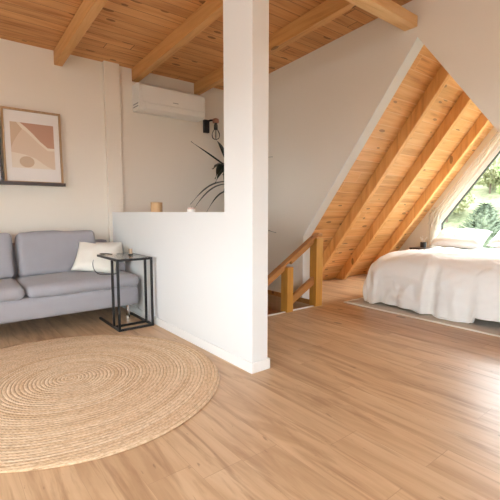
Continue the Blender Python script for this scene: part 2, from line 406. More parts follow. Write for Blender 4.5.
# outer gable wall with trapezoid/triangular window
WY, WZ0, WZ1, WA = 3.06, .34, .89, 2.50
bm = BM()
for s in (1, -1):
    m_ = lambda y: YR + s * (y - YR)
    prism(bm, [(m_(YR), RZ + .1), (m_(R0 + .1), -.05), (m_(YR), -.05), (m_(YR), WZ0), (m_(WY), WZ0), (m_(WY), WZ1), (m_(YR), WA)], XG, XG + .14, 'X')
struct('wall_gable', bm, 'wall')
def inset(poly, d):
    n = len(poly); out = []
    for i in range(n):
        p0, p1, p2 = Vector(poly[i - 1]), Vector(poly[i]), Vector(poly[(i + 1) % n])
        a = (p1 - p0).normalized(); b = (p2 - p1).normalized(); na = Vector((-a.y, a.x)); nb = Vector((-b.y, b.x))
        k = (na + nb).normalized(); out.append(tuple(p1 + k * (d / max(.2, k.dot(na)))))
    return out
def ring(bm, outer, inner, x0, x1):
    n = len(outer)
    for i in range(n):
        q = [outer[i], outer[(i + 1) % n], inner[(i + 1) % n], inner[i]]
        A = [bm.verts.new((x0, *p)) for p in q]; B = [bm.verts.new((x1, *p)) for p in q]
        bm.faces.new(A); bm.faces.new(B[::-1])
        for k in range(4): bm.faces.new((A[k], B[k], B[(k + 1) % 4], A[(k + 1) % 4]))
WP = [(2 * YR - WY, WZ0), (WY, WZ0), (WY, WZ1), (YR, WA), (2 * YR - WY, WZ1)]
in1 = inset(WP, .05); in2 = inset(WP, .055); in3 = inset(WP, .060)
bm = BM(); ring(bm, WP, in1, XG + .02, XG + .10); win = struct('window_1', bm, 'trim')
bm = BM(); ring(bm, in1, in3, XG + .035, XG + .085); gk = obj('window_gasket', bm, 'blackp', win); gk['label'] = 'dark rubber glazing seal'
bm = BM(); prism(bm, in2, XG + .055, XG + .065, 'X'); obj('pane', bm, 'glass', win)
bm = BM(); box(bm, XG - .06, XG + .02, .62, 3.1, WZ0 - .03, WZ0); struct('trim_2', bm, 'trim', bevel=.004)
# half-height partition and its full-height end
CY0, CY1 = 1.94, 2.248
pts = [(YB - .0, 0), (CY0, 0), (CY0, zc(CY0)), (CY1, zc(CY1)), (CY1, EYE), (YB - .0, EYE)]
bm = BM(); prism(bm, pts, XP, XQ, 'X'); struct('wall_partition', bm, 'partition', bevel=.003)
bm = BM(); box(bm, XP - .014, XP - .001, CY0 - .014, 4.5, 0, .072); box(bm, XP - .001, XQ + .014, CY0 - .014, CY0 - .001, 0, .072); box(bm, XQ + .001, XQ + .014, CY0 - .001, hy0 - .03, 0, .072)
struct('baseboard_partition', bm, 'trim', bevel=.004)
bm = BM(); box(bm, XL, 1.50, YB - .014, YB - .001, 0, .072); struct('baseboard_back', bm, 'trim', bevel=.004)
# stairwell shaft and its edging
bm = BM()
box(bm, hx0 - .1, hx0, hy0 - .1, hy1 + .1, -2.65, -.22); box(bm, hx1, hx1 + .1, hy0 - .1, hy1 + .1, -2.65, -.22)
box(bm, hx0, hx1, hy1, hy1 + .1, -2.65, -.22); box(bm, hx0, hx1, hy0 - .1, hy0, -2.65, -.22); struct('wall_stairwell', bm, 'wall')
bm = BM(); box(bm, XQ + .02, 3.235, hy0 - .024, hy0 + .004, -.2, .008); struct('trim_3', bm, 'trim', bevel=.003)
bm = BM(); box(bm, XW - .016, XW - .001, 3.03, hy1, -.02, .055); struct('baseboard_stair', bm, 'rail', bevel=.003)

# ------------------------------------------------------------------ beams and rafters
BL = ['pine ceiling beam ending on the back wall above the sofa, left of the narrow pilaster',
      'pine ceiling beam running out above the left end of the air conditioner',
      'pine ceiling beam passing behind the white column, above right end of air conditioner']
bms = []
for i, x in enumerate((1.02, 1.84, 2.66)):
    y1 = YB - .002; y0 = 1.90
    bm = BM(); prism(bm, [(y1, zc(y1) - .002), (y0, zc(y0) - .002), (y0, zc(y0) - .142), (y1, zc(y1) - .142)], x, x + .078, 'X')
    tag(obj('ceiling_beam', bm, 'beamY', bevel=.004), BL[i], 'beam', 'ceiling beams over the living area')
bm = BM(); box(bm, XL + .01, XW - .002, 1.862, 1.98, 2.612, 2.70)
tag(obj('ridge_beam', bm, 'beamX', bevel=.005), 'pale pine cross beam meeting the right wall at the tip of the gable opening', 'beam')
RL = ['pine rafter on the left roof slope, first one beyond the opening', 'pine rafter on the left roof slope, second beyond the opening',
      'pine rafter on the left roof slope, last one before the gable window and curtain']
RH = .16
for i, x in enumerate((4.165, 4.875, 5.625)):
    bm = BM(); prism(bm, [(R0 - .003, 0.002), (YR + .035, RZ - .05), (YR + .035, RZ - .05 - RH * T), (R0 - RH, 0.002)], x, x + .075, 'X')
    tag(obj('rafter', bm, 'rafter', bevel=.006), RL[i], 'rafter', 'rafters on the left roof slope')

# ------------------------------------------------------------------ staircase and railing
st = thing('staircase', 'wooden stairs going down through the floor opening behind the railing', 'stairs', (3.2, 3.4, 0))
for k in range(6):
    x1 = 3.255 - .25 * k; z = -.18 * (k + 1)
    bm = BM(); box(bm, x1 - .27, x1, 2.985, 3.88, z - .035, z); keep(obj('tread', bm, 'stair', bevel=.004), st)
    bm = BM(); box(bm, x1 - .02, x1, 3.0, 3.87, z - .035 - .145 if k else z, z - .035 if k else -.0)
    if k: keep(obj('riser', bm, 'stair'), st)
    else: bm.free()
bm = BM()
prism(bm, [(3.255, -.02), (1.75, -1.10), (1.75, -1.36), (3.255, -.28)], 3.87, 3.895, 'Y'); keep(obj('stringer', bm, 'stair'), st); bm = BM(); prism(bm, [(3.255, -.06), (1.75, -1.14), (1.75, -1.36), (3.255, -.28)], 2.967, 2.985, 'Y')
keep(obj('stringer', bm, 'stair'), st)
rl = thing('stair_railing', 'orange-brown wooden stair railing with a square newel post at the floor opening', 'railing', (3.28, 2.96, 0))
bm = BM(); box(bm, 3.236, 3.342, 2.918, 3.018, 0, .765); o = keep(obj('newel_post', bm, 'post', bevel=.004), rl)
bm = BM(); box(bm, 2.800, 2.886, 2.918, 3.018, 0, .478); keep(obj('baluster_post', bm, 'post', bevel=.004), rl)
sl = .60
bm = BM()
def railz(x, off): return .775 - (3.262 - x) * sl + off
prism(bm, [(3.35, railz(3.31, .005)), (3.29, railz(3.29, .03)), (2.2, railz(2.2, .03)), (2.2, railz(2.2, .0)), (3.28, railz(3.28, .0)), (3.35, railz(3.31, -.02))], 2.935, 3.002, 'Y')
keep(obj('handrail', bm, 'rail', bevel=.005), rl)
for xa, xb in ((3.234, 2.888), (2.798, 2.2)):
    bm = BM(); prism(bm, [(xa, railz(xa, -.002)), (xb, railz(xb, -.002)), (xb, railz(xb, -.050)), (xa, railz(xa, -.050))], 2.95, 2.985, 'Y')
    keep(obj('upper_rail', bm, 'rail', bevel=.003), rl)
bm = BM(); prism(bm, [(3.234, .335), (2.888, .150), (2.888, .065), (3.234, .25)], 2.945, 2.985, 'Y')
keep(obj('middle_rail', bm, 'rail', bevel=.003), rl)

# ------------------------------------------------------------------ round jute rug
bm = BM(); nr, na = 36, 128; rings = []
for i in range(nr + 1):
    r = RR * i / nr; ring_ = []
    for k in range(na):
        th = 2 * PI * k / na; rr = r * (1 + .042 * math.cos(2 * (th - 2.03)) + (.004 * math.sin(3 * th + 1) + .003 * math.sin(7 * th)) * (i / nr))
        ring_.append(bm.verts.new((rr * math.cos(th), rr * math.sin(th), .012 + .0012 * noise.noise(Vector((rr * math.cos(th) * 4, rr * math.sin(th) * 4, 0))))) if i else None)
    rings.append(ring_)
c0 = bm.verts.new((0, 0, .012))
for k in range(na): bm.faces.new((c0, rings[1][k], rings[1][(k + 1) % na]))
for a, b in zip(rings[1:], rings[2:]):
    for k in range(na): bm.faces.new((a[k], b[k], b[(k + 1) % na], a[(k + 1) % na]))
ed = [bm.verts.new((v.co.x * 1.006, v.co.y * 1.006, .006)) for v in rings[-1]]; ed2 = [bm.verts.new((v.co.x, v.co.y, .0005)) for v in rings[-1]]
for k in range(na):
    bm.faces.new((rings[-1][k], ed[k], ed[(k + 1) % na], rings[-1][(k + 1) % na])); bm.faces.new((ed[k], ed2[k], ed2[(k + 1) % na], ed[(k + 1) % na]))
bm.faces.new(ed2[::-1])
o = obj('jute_rug', bm, 'jute', smooth=True); o.location = (RC[0], RC[1], 0)
tag(o, 'large round braided jute rug lying on the floor in front of the sofa', 'rug')

# ------------------------------------------------------------------ sofa
sf = thing('sofa', 'grey fabric two seat sofa with loose cushions against the back wall', 'sofa', (.53, 4.05, 0))
SX0, SX1, SY0, SY1 = -.43, 1.49, 3.63, 4.48
def place(o, loc, rot=(0, 0, 0)):
    o.location = loc; o.rotation_euler = rot; return o
def sofa_part(name, bm, m, loc, rot=(0, 0, 0), smooth=True, **k):
    o = obj(name, bm, m, sf, smooth=smooth, **k); place(o, Vector(loc) - sf.location, rot); return o
sofa_part('base', rbox(SX1 - SX0, SY1 - SY0 - .04, .185, .025, 0, .003, n=(30, 14, 5)), 'sofa', ((SX0 + SX1) / 2, (SY0 + SY1) / 2 - .02, .245))
sofa_part('back_frame', rbox(SX1 - SX0 - .06, .10, .50, .03, 0, .004, n=(30, 4, 12)), 'sofa', ((SX0 + SX1) / 2, 4.43, .50), (math.radians(-4), 0, 0))
for x0, x1, sd in ((SX0 + .01, .528, 3), (.535, SX1 + .005, 9)):
    sofa_part('seat_cushion', rbox(x1 - x0, .76, .115, 0.045, .024, .020, sd, n=(34, 26, 6)), 'sofa', ((x0 + x1) / 2, 3.63 + .375, .388))
for x0, x1, sd in ((-.20, .515, 4), (.555, 1.265, 12)):
    sofa_part('back_cushion', rbox(x1 - x0, .19, .42, .045, .0, .022, sd, n=(30, 8, 24)), 'sofa', ((x0 + x1) / 2, 4.23, .645), (math.radians(-13), 0, math.radians(0)))
sofa_part('armrest', rbox(.085, .48, .36, .035, 0, .01, 5, n=(4, 20, 18)), 'sofa', (1.43, 4.17, .36), (0, math.radians(5), 0))
sofa_part('armrest', rbox(.085, .48, .36, .035, 0, .01, 6, n=(4, 20, 18)), 'sofa', (-.375, 4.17, .36), (0, math.radians(-5), 0))
for x, y in ((1.40, 3.70), (-.34, 3.70), (1.40, 4.36), (-.34, 4.36)):
    bm = BM(); tube(bm, [(x, y, 0), (x, y, .155)], .017, 14); o = obj('leg', bm, 'chrome', sf, smooth=False); o.location = -sf.location
# cream cushions
c1 = obj('cushion', pillow(.41, .34, .11, .07, .016, 2), 'cream', smooth=True)
place(c1, (1.20, 3.955, .605), (math.radians(-40), math.radians(6), math.radians(-30)))
tag(c1, 'square cream cushion leaning on the grey back cushion at the right of the sofa', 'cushion')
c2 = obj('cushion', pillow(.37, .27, .12, .05, .01, 8), 'cream', smooth=True)
place(c2, (1.36, 4.16, .615), (math.radians(-32), math.radians(2), math.radians(-6)))
tag(c2, 'cream cushion tucked in the sofa corner, behind the square one and the side table', 'cushion')

# ------------------------------------------------------------------ side table
tb = thing('side_table', 'black metal side table with a clear glass top beside the half wall', 'table', (1.35, 3.6, 0))
TX0, TX1, TY0, TY1, TH = 1.182, 1.512, 3.35, 3.895, .64; q = .02
def tpart(name, f, m='black', **k):
    bm = BM(); f(bm); return keep(obj(name, bm, m, **k), tb)
def topf(b):
    box(b, TX0, TX1, TY0, TY0 + q, TH - q, TH); box(b, TX0, TX1, TY1 - q, TY1, TH - q, TH)
    box(b, TX0, TX0 + q, TY0 + q, TY1 - q, TH - q, TH); box(b, TX1 - q, TX1, TY0 + q, TY1 - q, TH - q, TH)
tpart('top_frame', topf, bevel=.002)
def botf(b):
    box(b, TX0, TX1, TY0, TY0 + q, 0, q); box(b, TX0, TX0 + q, TY0 + q, TY1, 0, q); box(b, TX1 - q, TX1, TY0 + q, TY1, 0, q)
    box(b, TX0 + q, TX1 - q, TY0 + .14, TY0 + .14 + q, 0, q)
tpart('base_frame', botf, bevel=.002)
for x, y in ((TX0, TY0), (TX1 - q, TY0), (TX0, TY0 + .14), (TX1 - q, TY0 + .14)):
    tpart('leg', lambda b: box(b, x, x + q, y, y + q, q, TH - q), bevel=.002)
gt = tpart('glass_top', lambda b: box(b, TX0 + q, TX1 - q, TY0 + q, TY1 - q, TH - .008, TH), 'tglass'); gt['label'] = 'clear glass top'
# small stoneware holder
ch = thing('candle_holder', 'tiny tan candle holder with black base standing on the glass side table', 'candle holder', (1.412, 3.62, TH))
bm = BM(); lathe(bm, [(.018, 0), (.021, .002), (.021, .012), (.018, .014)], n=20); obj('base', bm, 'blackp', ch, smooth=True)
bm = BM(); lathe(bm, [(.013, .0145), (.016, .02), (.017, .06), (.015, .064), (.012, .062), (.012, .05)], n=20); obj('cup', bm, 'amber', ch, smooth=True)
# black cable
def spline(pts, n=8):
    pts = [Vector(p) for p in pts]; out = []
    for i in range(len(pts) - 1):
        p0, p1, p2, p3 = pts[max(i - 1, 0)], pts[i], pts[i + 1], pts[min(i + 2, len(pts) - 1)]
        for k in range(n):
            t = k / n
            out.append(.5 * ((2 * p1) + (-p0 + p2) * t + (2 * p0 - 5 * p1 + 4 * p2 - p3) * t * t + (-p0 + 3 * p1 - 3 * p2 + p3) * t ** 3))
    out.append(pts[-1]); return out
bm = BM(); tube(bm, spline([(1.30, 3.80, TH + .004), (1.22, 3.91, TH + .005), (1.168, 3.905, TH - .03), (1.135, 3.87, .56), (1.135, 3.83, .50), (1.16, 3.76, .468), (1.25, 3.72, .462), (1.34, 3.74, .46)]), .0035, 8)
tag(obj('cable', bm, 'blackp', smooth=True), 'thin black cable looping from the glass side table down to the sofa seat', 'cable')

# ------------------------------------------------------------------ picture ledge and pictures
LZ = 1.335
lg = thing('picture_ledge', 'dark narrow picture ledge on the back wall above the sofa', 'shelf', (.4, YB, LZ))
bm = BM(); box(bm, -.45, 1.055, YB - .105, YB - .001, LZ - .018, LZ - .003); keep(obj('shelf_board', bm, 'dark', bevel=.002), lg)
bm = BM(); box(bm, -.45, 1.055, YB - .115, YB - .105, LZ - .022, LZ + .010); keep(obj('front_lip', bm, 'dark', bevel=.002), lg)
def framed(x0, x1, z1, fw, fmat, label, art, yb=.028, tilt=2.2):
    t = thing('framed_picture', label, 'picture', ((x0 + x1) / 2, YB - .07, LZ - .002), 'pictures on the ledge', rot=(math.radians(-tilt), 0, 0))
    w = x1 - x0; h = z1 - LZ; b = BM()
    for a in ((-w / 2, w / 2, 0, fw), (-w / 2, w / 2, h - fw, h), (-w / 2, -w / 2 + fw, fw, h - fw), (w / 2 - fw, w / 2, fw, h - fw)): box(b, a[0], a[1], -.012, .012, a[2], a[3])
    obj('frame', b, fmat, t, bevel=.002)
    b = BM(); box(b, -w / 2 + fw, w / 2 - fw, .004, .010, fw, h - fw); obj('mat_board', b, paper, t)
    art(t, w, h, fw); return t
paper = new_mat('white_paper', .8, (.80, .75, .71)); peach = new_mat('peach_print', .85, (.70, .55, .42)); terr = new_mat('dusty_rose_print', .85, (.52, .30, .21))
sand = new_mat('sand_print', .85, (.66, .52, .385)); linep = new_mat('cream_print', .85, (.78, .68, .56)); tan2 = new_mat('tan_print', .85, (.60, .44, .31))
def flat(t, pts, y, m, name):
    b = BM(); vs = [b.verts.new((p[0], y, p[1])) for p in pts]; vb = [b.verts.new((p[0], y + .0006, p[1])) for p in pts]
    f = [b.faces.new(vs), b.faces.new(vb[::-1])]
    for i in range(len(pts)): b.faces.new((vs[i], vb[i], vb[(i + 1) % len(pts)], vs[(i + 1) % len(pts)]))
    b.normal_update(); bmesh.ops.triangulate(b, faces=f, ngon_method='EAR_CLIP'); o = obj(name, b, m, t); return o
def art1(t, w, h, fw):
    ax0, ax1 = -.192, .192; az0, az1 = .15, .59
    X = lambda u: ax0 + (ax1 - ax0) * u; Z = lambda v: az0 + (az1 - az0) * v
    o = flat(t, [(ax0, az0), (ax1, az0), (ax1, az1), (ax0, az1)], .0032, peach, 'print'); o['label'] = 'abstract print in peach and rose shapes'
    def shp(P, y, m): flat(t, [(X(u), Z(v)) for u, v in P], y, m, 'printed_shape').parent = o
    shp([(.22, 1), (1, 1), (1, .48), (.84, .48), (.66, .62), (.50, .78), (.36, .90)], .0026, terr)
    shp([(0, 1), (.14, 1), (.27, .86), (.16, .72), (.06, .56), (0, .42)], .0026, tan2)
    shp([(.14, 1), (.22, 1), (.36, .90), (.52, .76), (.66, .62), (.84, .48), (1, .48), (1, .42), (.84, .42), (.64, .56), (.48, .70), (.34, .82), (.27, .86)], .0022, linep)
    shp([(0, .0), (.0, .34), (.3, .30), (.55, .22), (.8, .06), (.95, 0)], .0026, linep)
    shp([(.34 + .17 * math.cos(a * PI / 12), .14 + .125 * math.sin(a * PI / 12)) for a in range(24)], .0022, tan2)
framed(.520, 1.045, 2.055, .020, 'pale', 'light wood framed abstract print in peach and rose on the ledge', art1)
def art2(t, w, h, fw):
    o = flat(t, [(-.17, .12), (.21, .12), (.21, .50), (-.17, .50)], .0032, terr, 'print'); o['label'] = 'rust coloured print'
framed(.02, .505, 1.99, .016, 'dark', 'dark framed rust print cut by the left edge of the photo, on the ledge', art2)

# ------------------------------------------------------------------ air conditioner
ac = thing('air_conditioner', 'white wall mounted split air conditioner under the ceiling beams', 'air conditioner', (2.27, YB, 2.2))
AX0, AX1 = 1.84, 2.70
prof = [(4.528, 2.205), (4.528, 2.50), (4.40, 2.505), (4.345, 2.495), (4.322, 2.46), (4.322, 2.27), (4.335, 2.225), (4.37, 2.205)]
bm = BM(); prism(bm, prof, AX0, AX1, 'X'); keep(obj('body', bm, 'plastic', bevel=.008, seg=3), ac)
bm = BM(); prism(bm, [(4.321, 2.285), (4.321, 2.475), (4.312, 2.47), (4.312, 2.29)], AX0 + .035, AX1 - .012, 'X'); keep(obj('front_panel', bm, 'plastic', bevel=.003), ac)
bm = BM(); prism(bm, [(4.320, 2.278), (4.331, 2.228), (4.372, 2.198), (4.366, 2.190), (4.320, 2.222), (4.310, 2.272)], AX0 + .07, AX1 - .05, 'X'); keep(obj('air_flap', bm, 'plastic', bevel=.002), ac)
bm = BM(); box(bm, 2.25, 2.32, 4.3105, 4.313, 2.325, 2.333); keep(obj('logo', bm, 'greyp'), ac)['label'] = 'small grey maker mark'
bm = BM(); box(bm, AX0 - .004, AX0 + .002, 4.36, 4.5, 2.24, 2.25); box(bm, AX0 - .004, AX0 + .002, 4.36, 4.5, 2.27, 2.28); keep(obj('side_vent', bm, 'greyp'), ac)

# ------------------------------------------------------------------ wall lamp
wl = thing('wall_lamp', 'small black wall lamp with a caged bulb right of the air conditioner', 'lamp', (2.83, YB, 2.17))
bm = BM(); box(bm, 2.79, 2.865, YB - .045, YB - .001, 2.085, 2.25); keep(obj('back_plate', bm, 'blackp', bevel=.004), wl)
bm = BM(); tube(bm, [(2.83, YB - .045, 2.23), (2.85, YB - .10, 2.235), (2.90, YB - .14, 2.235)], .012, 10); keep(obj('arm', bm, 'black', smooth=True), wl)
bm = BM(); lathe(bm, [(.035, 2.20), (.042, 2.215), (.040, 2.25), (.012, 2.262)], (2.90, YB - .14, 0), 20); keep(obj('cap', bm, 'copper', smooth=True), wl)['label'] = 'copper coloured cap'
bm = BM(); lathe(bm, [(.022, 2.115), (.026, 2.12), (.026, 2.17), (.016, 2.20)], (2.90, YB - .14, 0), 16); keep(obj('socket', bm, 'blackp', smooth=True), wl)
bm = BM(); lathe(bm, [(.004, 2.02), (.018, 2.028), (.026, 2.05), (.022, 2.08), (.012, 2.115)], (2.90, YB - .14, 0), 16); keep(obj('bulb', bm, M['tglass'], smooth=True), wl)
bm = BM()
for k in range(6):
    a = k * PI / 3; c, s_ = math.cos(a), math.sin(a)
    tube(bm, spline([(2.90 + .024 * c, YB - .14 + .024 * s_, 2.12), (2.90 + .055 * c, YB - .14 + .055 * s_, 2.06), (2.90 + .045 * c, YB - .14 + .045 * s_, 2.01), (2.90 + .006 * c, YB - .14 + .006 * s_, 1.992)], 4), .0032, 6)
keep(obj('wire_cage', bm, 'black', smooth=True), wl)

# ------------------------------------------------------------------ things on the half wall
jr = thing('wooden_tealight_box', 'tan wooden cylinder candle box on top of the half wall', 'box', (1.607, 3.445, EYE))
bm = BM(); lathe(bm, [(.052, 0), (.054, .003), (.054, .072), (.052, .075)], n=32); obj('body', bm, 'tan', jr, smooth=False)
bm = BM(); lathe(bm, [(.053, .0755), (.055, .077), (.055, .087), (.050, .090)], n=32); obj('lid', bm, 'tan', jr)
cn = thing('candle', 'small pinkish candle in white holder on the half wall, beside the plant', 'candle', (1.607, 2.80, EYE))
bm = BM(); lathe(bm, [(.030, 0), (.034, .003), (.034, .022), (.031, .022)], n=24); obj('holder', bm, 'whitewax', cn, smooth=False)
bm = BM(); lathe(bm, [(.030, .022), (.031, .024), (.031, .034), (.028, .036)], n=24); obj('wax', bm, 'pinkwax', cn)
bm = BM(); tube(bm, [(0, 0, .036), (.001, 0, .043)], .0015, 6); obj('wick', bm, 'blackp', cn)

# ------------------------------------------------------------------ dragon plant behind the column
pl = thing('potted_plant', 'dark green long leaved plant behind the half wall and white column', 'plant', (2.95, 4.15, 0))
bm = BM(); lathe(bm, [(.11, 0), (.12, .01), (.155, .30), (.165, .31), (.165, .34), (.145, .34), (.14, .29)], n=32); obj('pot', bm, 'terracotta', pl, smooth=False)
bm = BM(); lathe(bm, [(.139, .26), (.139, .285)], n=24); obj('soil', bm, 'stem', pl)
bm = BM(); tube(bm, spline([(0, 0, .26), (-.02, -.01, .7), (.02, 0, 1.15), (.0, .01, 1.60)], 6), .014, 8); tube(bm, spline([(.03, .02, .26), (.06, -.03, .7), (.03, -.06, 1.28)], 6), .012, 8)
obj('stem', bm, 'stem', pl, smooth=True)
def leaf(p0, p1, sag, w=.03, arch=.1):
    w *= 1.9
    p0, p1 = Vector(p0), Vector(p1); bm = BM(); n = 14; mid = (p0 + p1) / 2 + Vector((0, 0, arch)); d = p1 - p0; side = d.cross(Vector((0, 0, 1)))
    side = Vector((1, 0, 0)) if side.length < 1e-3 else side.normalized()
    rows = []
    for i in range(n + 1):
        t = i / n; p = p0 * (1 - t) ** 2 + mid * 2 * t * (1 - t) + p1 * t * t; p.z -= sag * t * t * (1 - t)
        ww = w * (math.sin(PI * min(1, t * 1.0 + .12)) ** .8 if t < .95 else .12) * .5 + .001
        rows.append([bm.verts.new(p - side * ww + Vector((0, 0, .25 * ww))), bm.verts.new(p - Vector((0, 0, .002))), bm.verts.new(p + side * ww + Vector((0, 0, .25 * ww)))])
    for a, b in zip(rows, rows[1:]):
        for k in range(2): bm.faces.new((a[k], a[k + 1], b[k + 1], b[k]))
    o = obj('leaf', bm, 'leaf', pl, smooth=True); sd = o.modifiers.new('s', 'SOLIDIFY'); sd.thickness = .0015; return o
C1, C2 = Vector((0, .01, 1.60)), Vector((.03, -.06, 1.28)); PB = Vector((2.95, 4.15, 0))
def L(c, tip, sag=0, w=.03, arch=.1): leaf(c, Vector(tip) - PB, sag, w, arch)
L(C1, (2.36, 4.10, 1.87), 0, .022, 0.0); L(C1, (2.66, 4.05, 1.40), .1, .05, .16); L(C1, (2.60, 4.0, 1.56), .05, .055, .13); L(C1, (2.72, 3.95, 1.30), .1, .05, .2)
L(Vector((-.07, 0, 1.64)), (2.64, 4.08, 1.57), .0, .055, .05); L(Vector((-.06, 0, 1.64)), (2.665, 4.06, 1.45), .0, .06, .12); L(Vector((-.05, -.03, 1.62)), (2.74, 4.0, 1.50), .0, .06, .10)
L(C1 + Vector((.08, -.1, .03)), (3.19, 3.60, 1.71), 0, .03, .05); L(C1, (3.15, 3.95, 1.25), .1, .045, .2); L(C1, (2.95, 3.70, 1.40), .1, .05, .18); L(C1, (2.92, 4.42, 2.0), 0, .04, .1); L(C1, (3.0, 4.0, 2.05), 0, .035, .05)
L(C2 + Vector((0, 0, .13)), (2.33, 4.08, 1.14), .0, .04, .22); L(C2 + Vector((0, 0, .10)), (2.38, 4.14, 1.05), .0, .036, .26); L(C2, (2.79, 3.95, 1.02), .1, .045, .22); L(C2, (2.83, 4.05, .93), .1, .04, .25)
L(Vector((.05, -.12, .90)), (3.20, 3.54, .80), 0, .03, .02); L(C2, (3.10, 4.35, 1.0), .1, .04, .2); L(C2, (2.75, 4.40, 1.05), .1, .04, .25); L(C2, (3.0, 3.7, .95), .1, .04, .3)

# ------------------------------------------------------------------ bed
bed = thing('bed', 'low double bed under the gable window covered by white linen', 'bed', (4.98, YR, 0))
BX0, BX1, BY0, BY1 = 3.96, 6.0, 1.02, 2.66; ZT = .525
bm = BM(); box(bm, BX0 + .06, BX1, BY0 + .05, BY1 - .05, .16, .30); keep(obj('bed_base', bm, 'dark', bevel=.01), bed)
for x, y in ((BX0 + .16, BY0 + .15), (BX0 + .16, BY1 - .15), (BX1 - .12, BY0 + .15), (BX1 - .12, BY1 - .15)):
    bm = BM(); box(bm, x - .03, x + .03, y - .03, y + .03, 0.012, .16); keep(obj('leg', bm, 'dark'), bed)
o = obj('mattress', rbox(BX1 - BX0 - .06, BY1 - BY0 - .06, .25, .06, 0, 0, n=(20, 20, 6)), 'mattress', bed, smooth=True); o.location = ((BX0 + BX1) / 2 + .03 - 4.98, 0 - YR + (BY0 + BY1) / 2, .428)
# duvet: a cloth draped over a rounded rectangle, hem hanging at the foot and both sides
def duvet():
    bm = BM(); r = .26; x0, x1 = BX0 + .12, 5.43; y0, y1 = BY0 + .13, BY1 - .13; NU, NV = 150, 180; dr = .74
    def drop(d):                      # arc length d beyond the flat area -> (out, down)
        if d < r * PI / 2: return r * math.sin(d / r), r * (1 - math.cos(d / r))
        e = d - r * PI / 2; return r + e * .05, r + e * .998
    def fn(a, b):
        u = x0 - (dr) + a * (x1 - x0 + dr); v = (y0 - dr) + b * (y1 - y0 + 2 * dr)
        hem = .715 + .008 * math.sin(v * 9)
        if v < 1.49: hem = .625
        elif v < 1.52: hem = .625 + (v - 1.49) / .03 * .09
        elif v > 1.85: hem = .715 - .045 * min(1, (v - 1.85) / .25) * (1 if v < 2.5 else max(0, 1 - (v - 2.5) / .2))
        ex = max(0, x0 - u); ey = max(0, y0 - v, v - y1); sy = -1 if v < y0 else 1
        d = math.hypot(ex, ey) if ex and ey else max(ex, ey)
        lim = hem
        if ex and ey: k = max(ex, ey) / dr; nd = k * dr; cx, cy = ex / d, ey / d; d = nd
        elif d: cx, cy = (1, 0) if ex else (0, 1)
        else: cx = cy = 0
        d = d * lim / dr
        out, down = drop(d)
        bx = max(u, x0); by = min(max(v, y0), y1)
        hang = min(1, max(0, (down - .08) / .4))
        s = by - (bx - x0) if not ex else by + (0 if not ey else sy * math.atan2(ey, ex) * .35)
        fold = (.020 * math.sin(s * 15 + 1.3 * math.sin(s * 4)) + .012 * math.sin(s * 34 + 2)) * hang
        fold += .035 * math.exp(-((s - 1.98) / .035) ** 2) * min(1, down / .12) * (1 if ex else 0)
        fold -= .02 * math.exp(-((s - 1.90) / .05) ** 2) * min(1, down / .12) * (1 if ex else 0)
        out += fold
        x = bx - cx * out; y = by + sy * cy * out; z = ZT + .035 - down
        q = Vector((u * 2.4, v * 2.4, 0)); q2 = Vector((u * 6 + 5, v * 8, 3)); q3 = Vector((u * 15, v * 13, 7))
        w = noise.noise(q) * .035 + noise.noise(q2) * .016 + noise.noise(q3) * .009 - abs(noise.noise(Vector((u * 3.3 + v * 1.5, v * 5, 9)))) * .035 + .01
        top = 1 - min(1, down / .3)
        puff = .018 * (1 - abs((v - YR) / .9) ** 4) if top > 0 else 0
        z += (w + max(0, puff)) * top
        x -= cx * w * .9 * (1 - top); y += sy * cy * w * .9 * (1 - top)
        if a > .93: z -= (a - .93) * .6
        return Vector((x, y, max(z, .026)))
    grid_surface(bm, NU, NV, fn); return bm
dv = obj('duvet', duvet(), 'linen', smooth=True)
sd = dv.modifiers.new('thick', 'SOLIDIFY'); sd.thickness = .012; sd.offset = -1
tag(dv, 'rumpled white duvet draped over the bed and hanging down to the rug', 'duvet')
PLW = [((5.64, 2.45, .69), .66, .46, .165, (-66, 0, -84), 'white pillow at the left head of the bed, against the window'),
       ((5.80, 1.73, .715), .74, .46, .18, (-64, 0, -92), 'white pillow at the right head of the bed, cut by the photo edge')]
for i, (loc, w, h, t_, rot, lab) in enumerate(PLW):
    o = obj('pillow', pillow(w, h, t_, .05, .02, 3 + 5 * i), 'pillow', smooth=True); place(o, loc, tuple(math.radians(a) for a in rot)); tag(o, lab, 'pillow', 'pillows on the bed')
# rug under bed
br = thing('bedside_rug', 'flat beige woven rug with pale border lying under the bed', 'rug', (4.4, 1.7, 0))
bm = BM(); box(bm, 3.675, 5.2, .50, 2.835, .0005, .009); keep(obj('pile', bm, 'bedrug'), br)
bm = BM(); box(bm, 3.65, 3.675, .47, 2.86, .0005, .011); box(bm, 5.2, 5.225, .47, 2.86, .0005, .011); box(bm, 3.675, 5.2, 2.835, 2.86, .0005, .011); box(bm, 3.675, 5.2, .47, .50, .0005, .011)
keep(obj('border', bm, 'fringe'), br)['label'] = 'pale woven border'
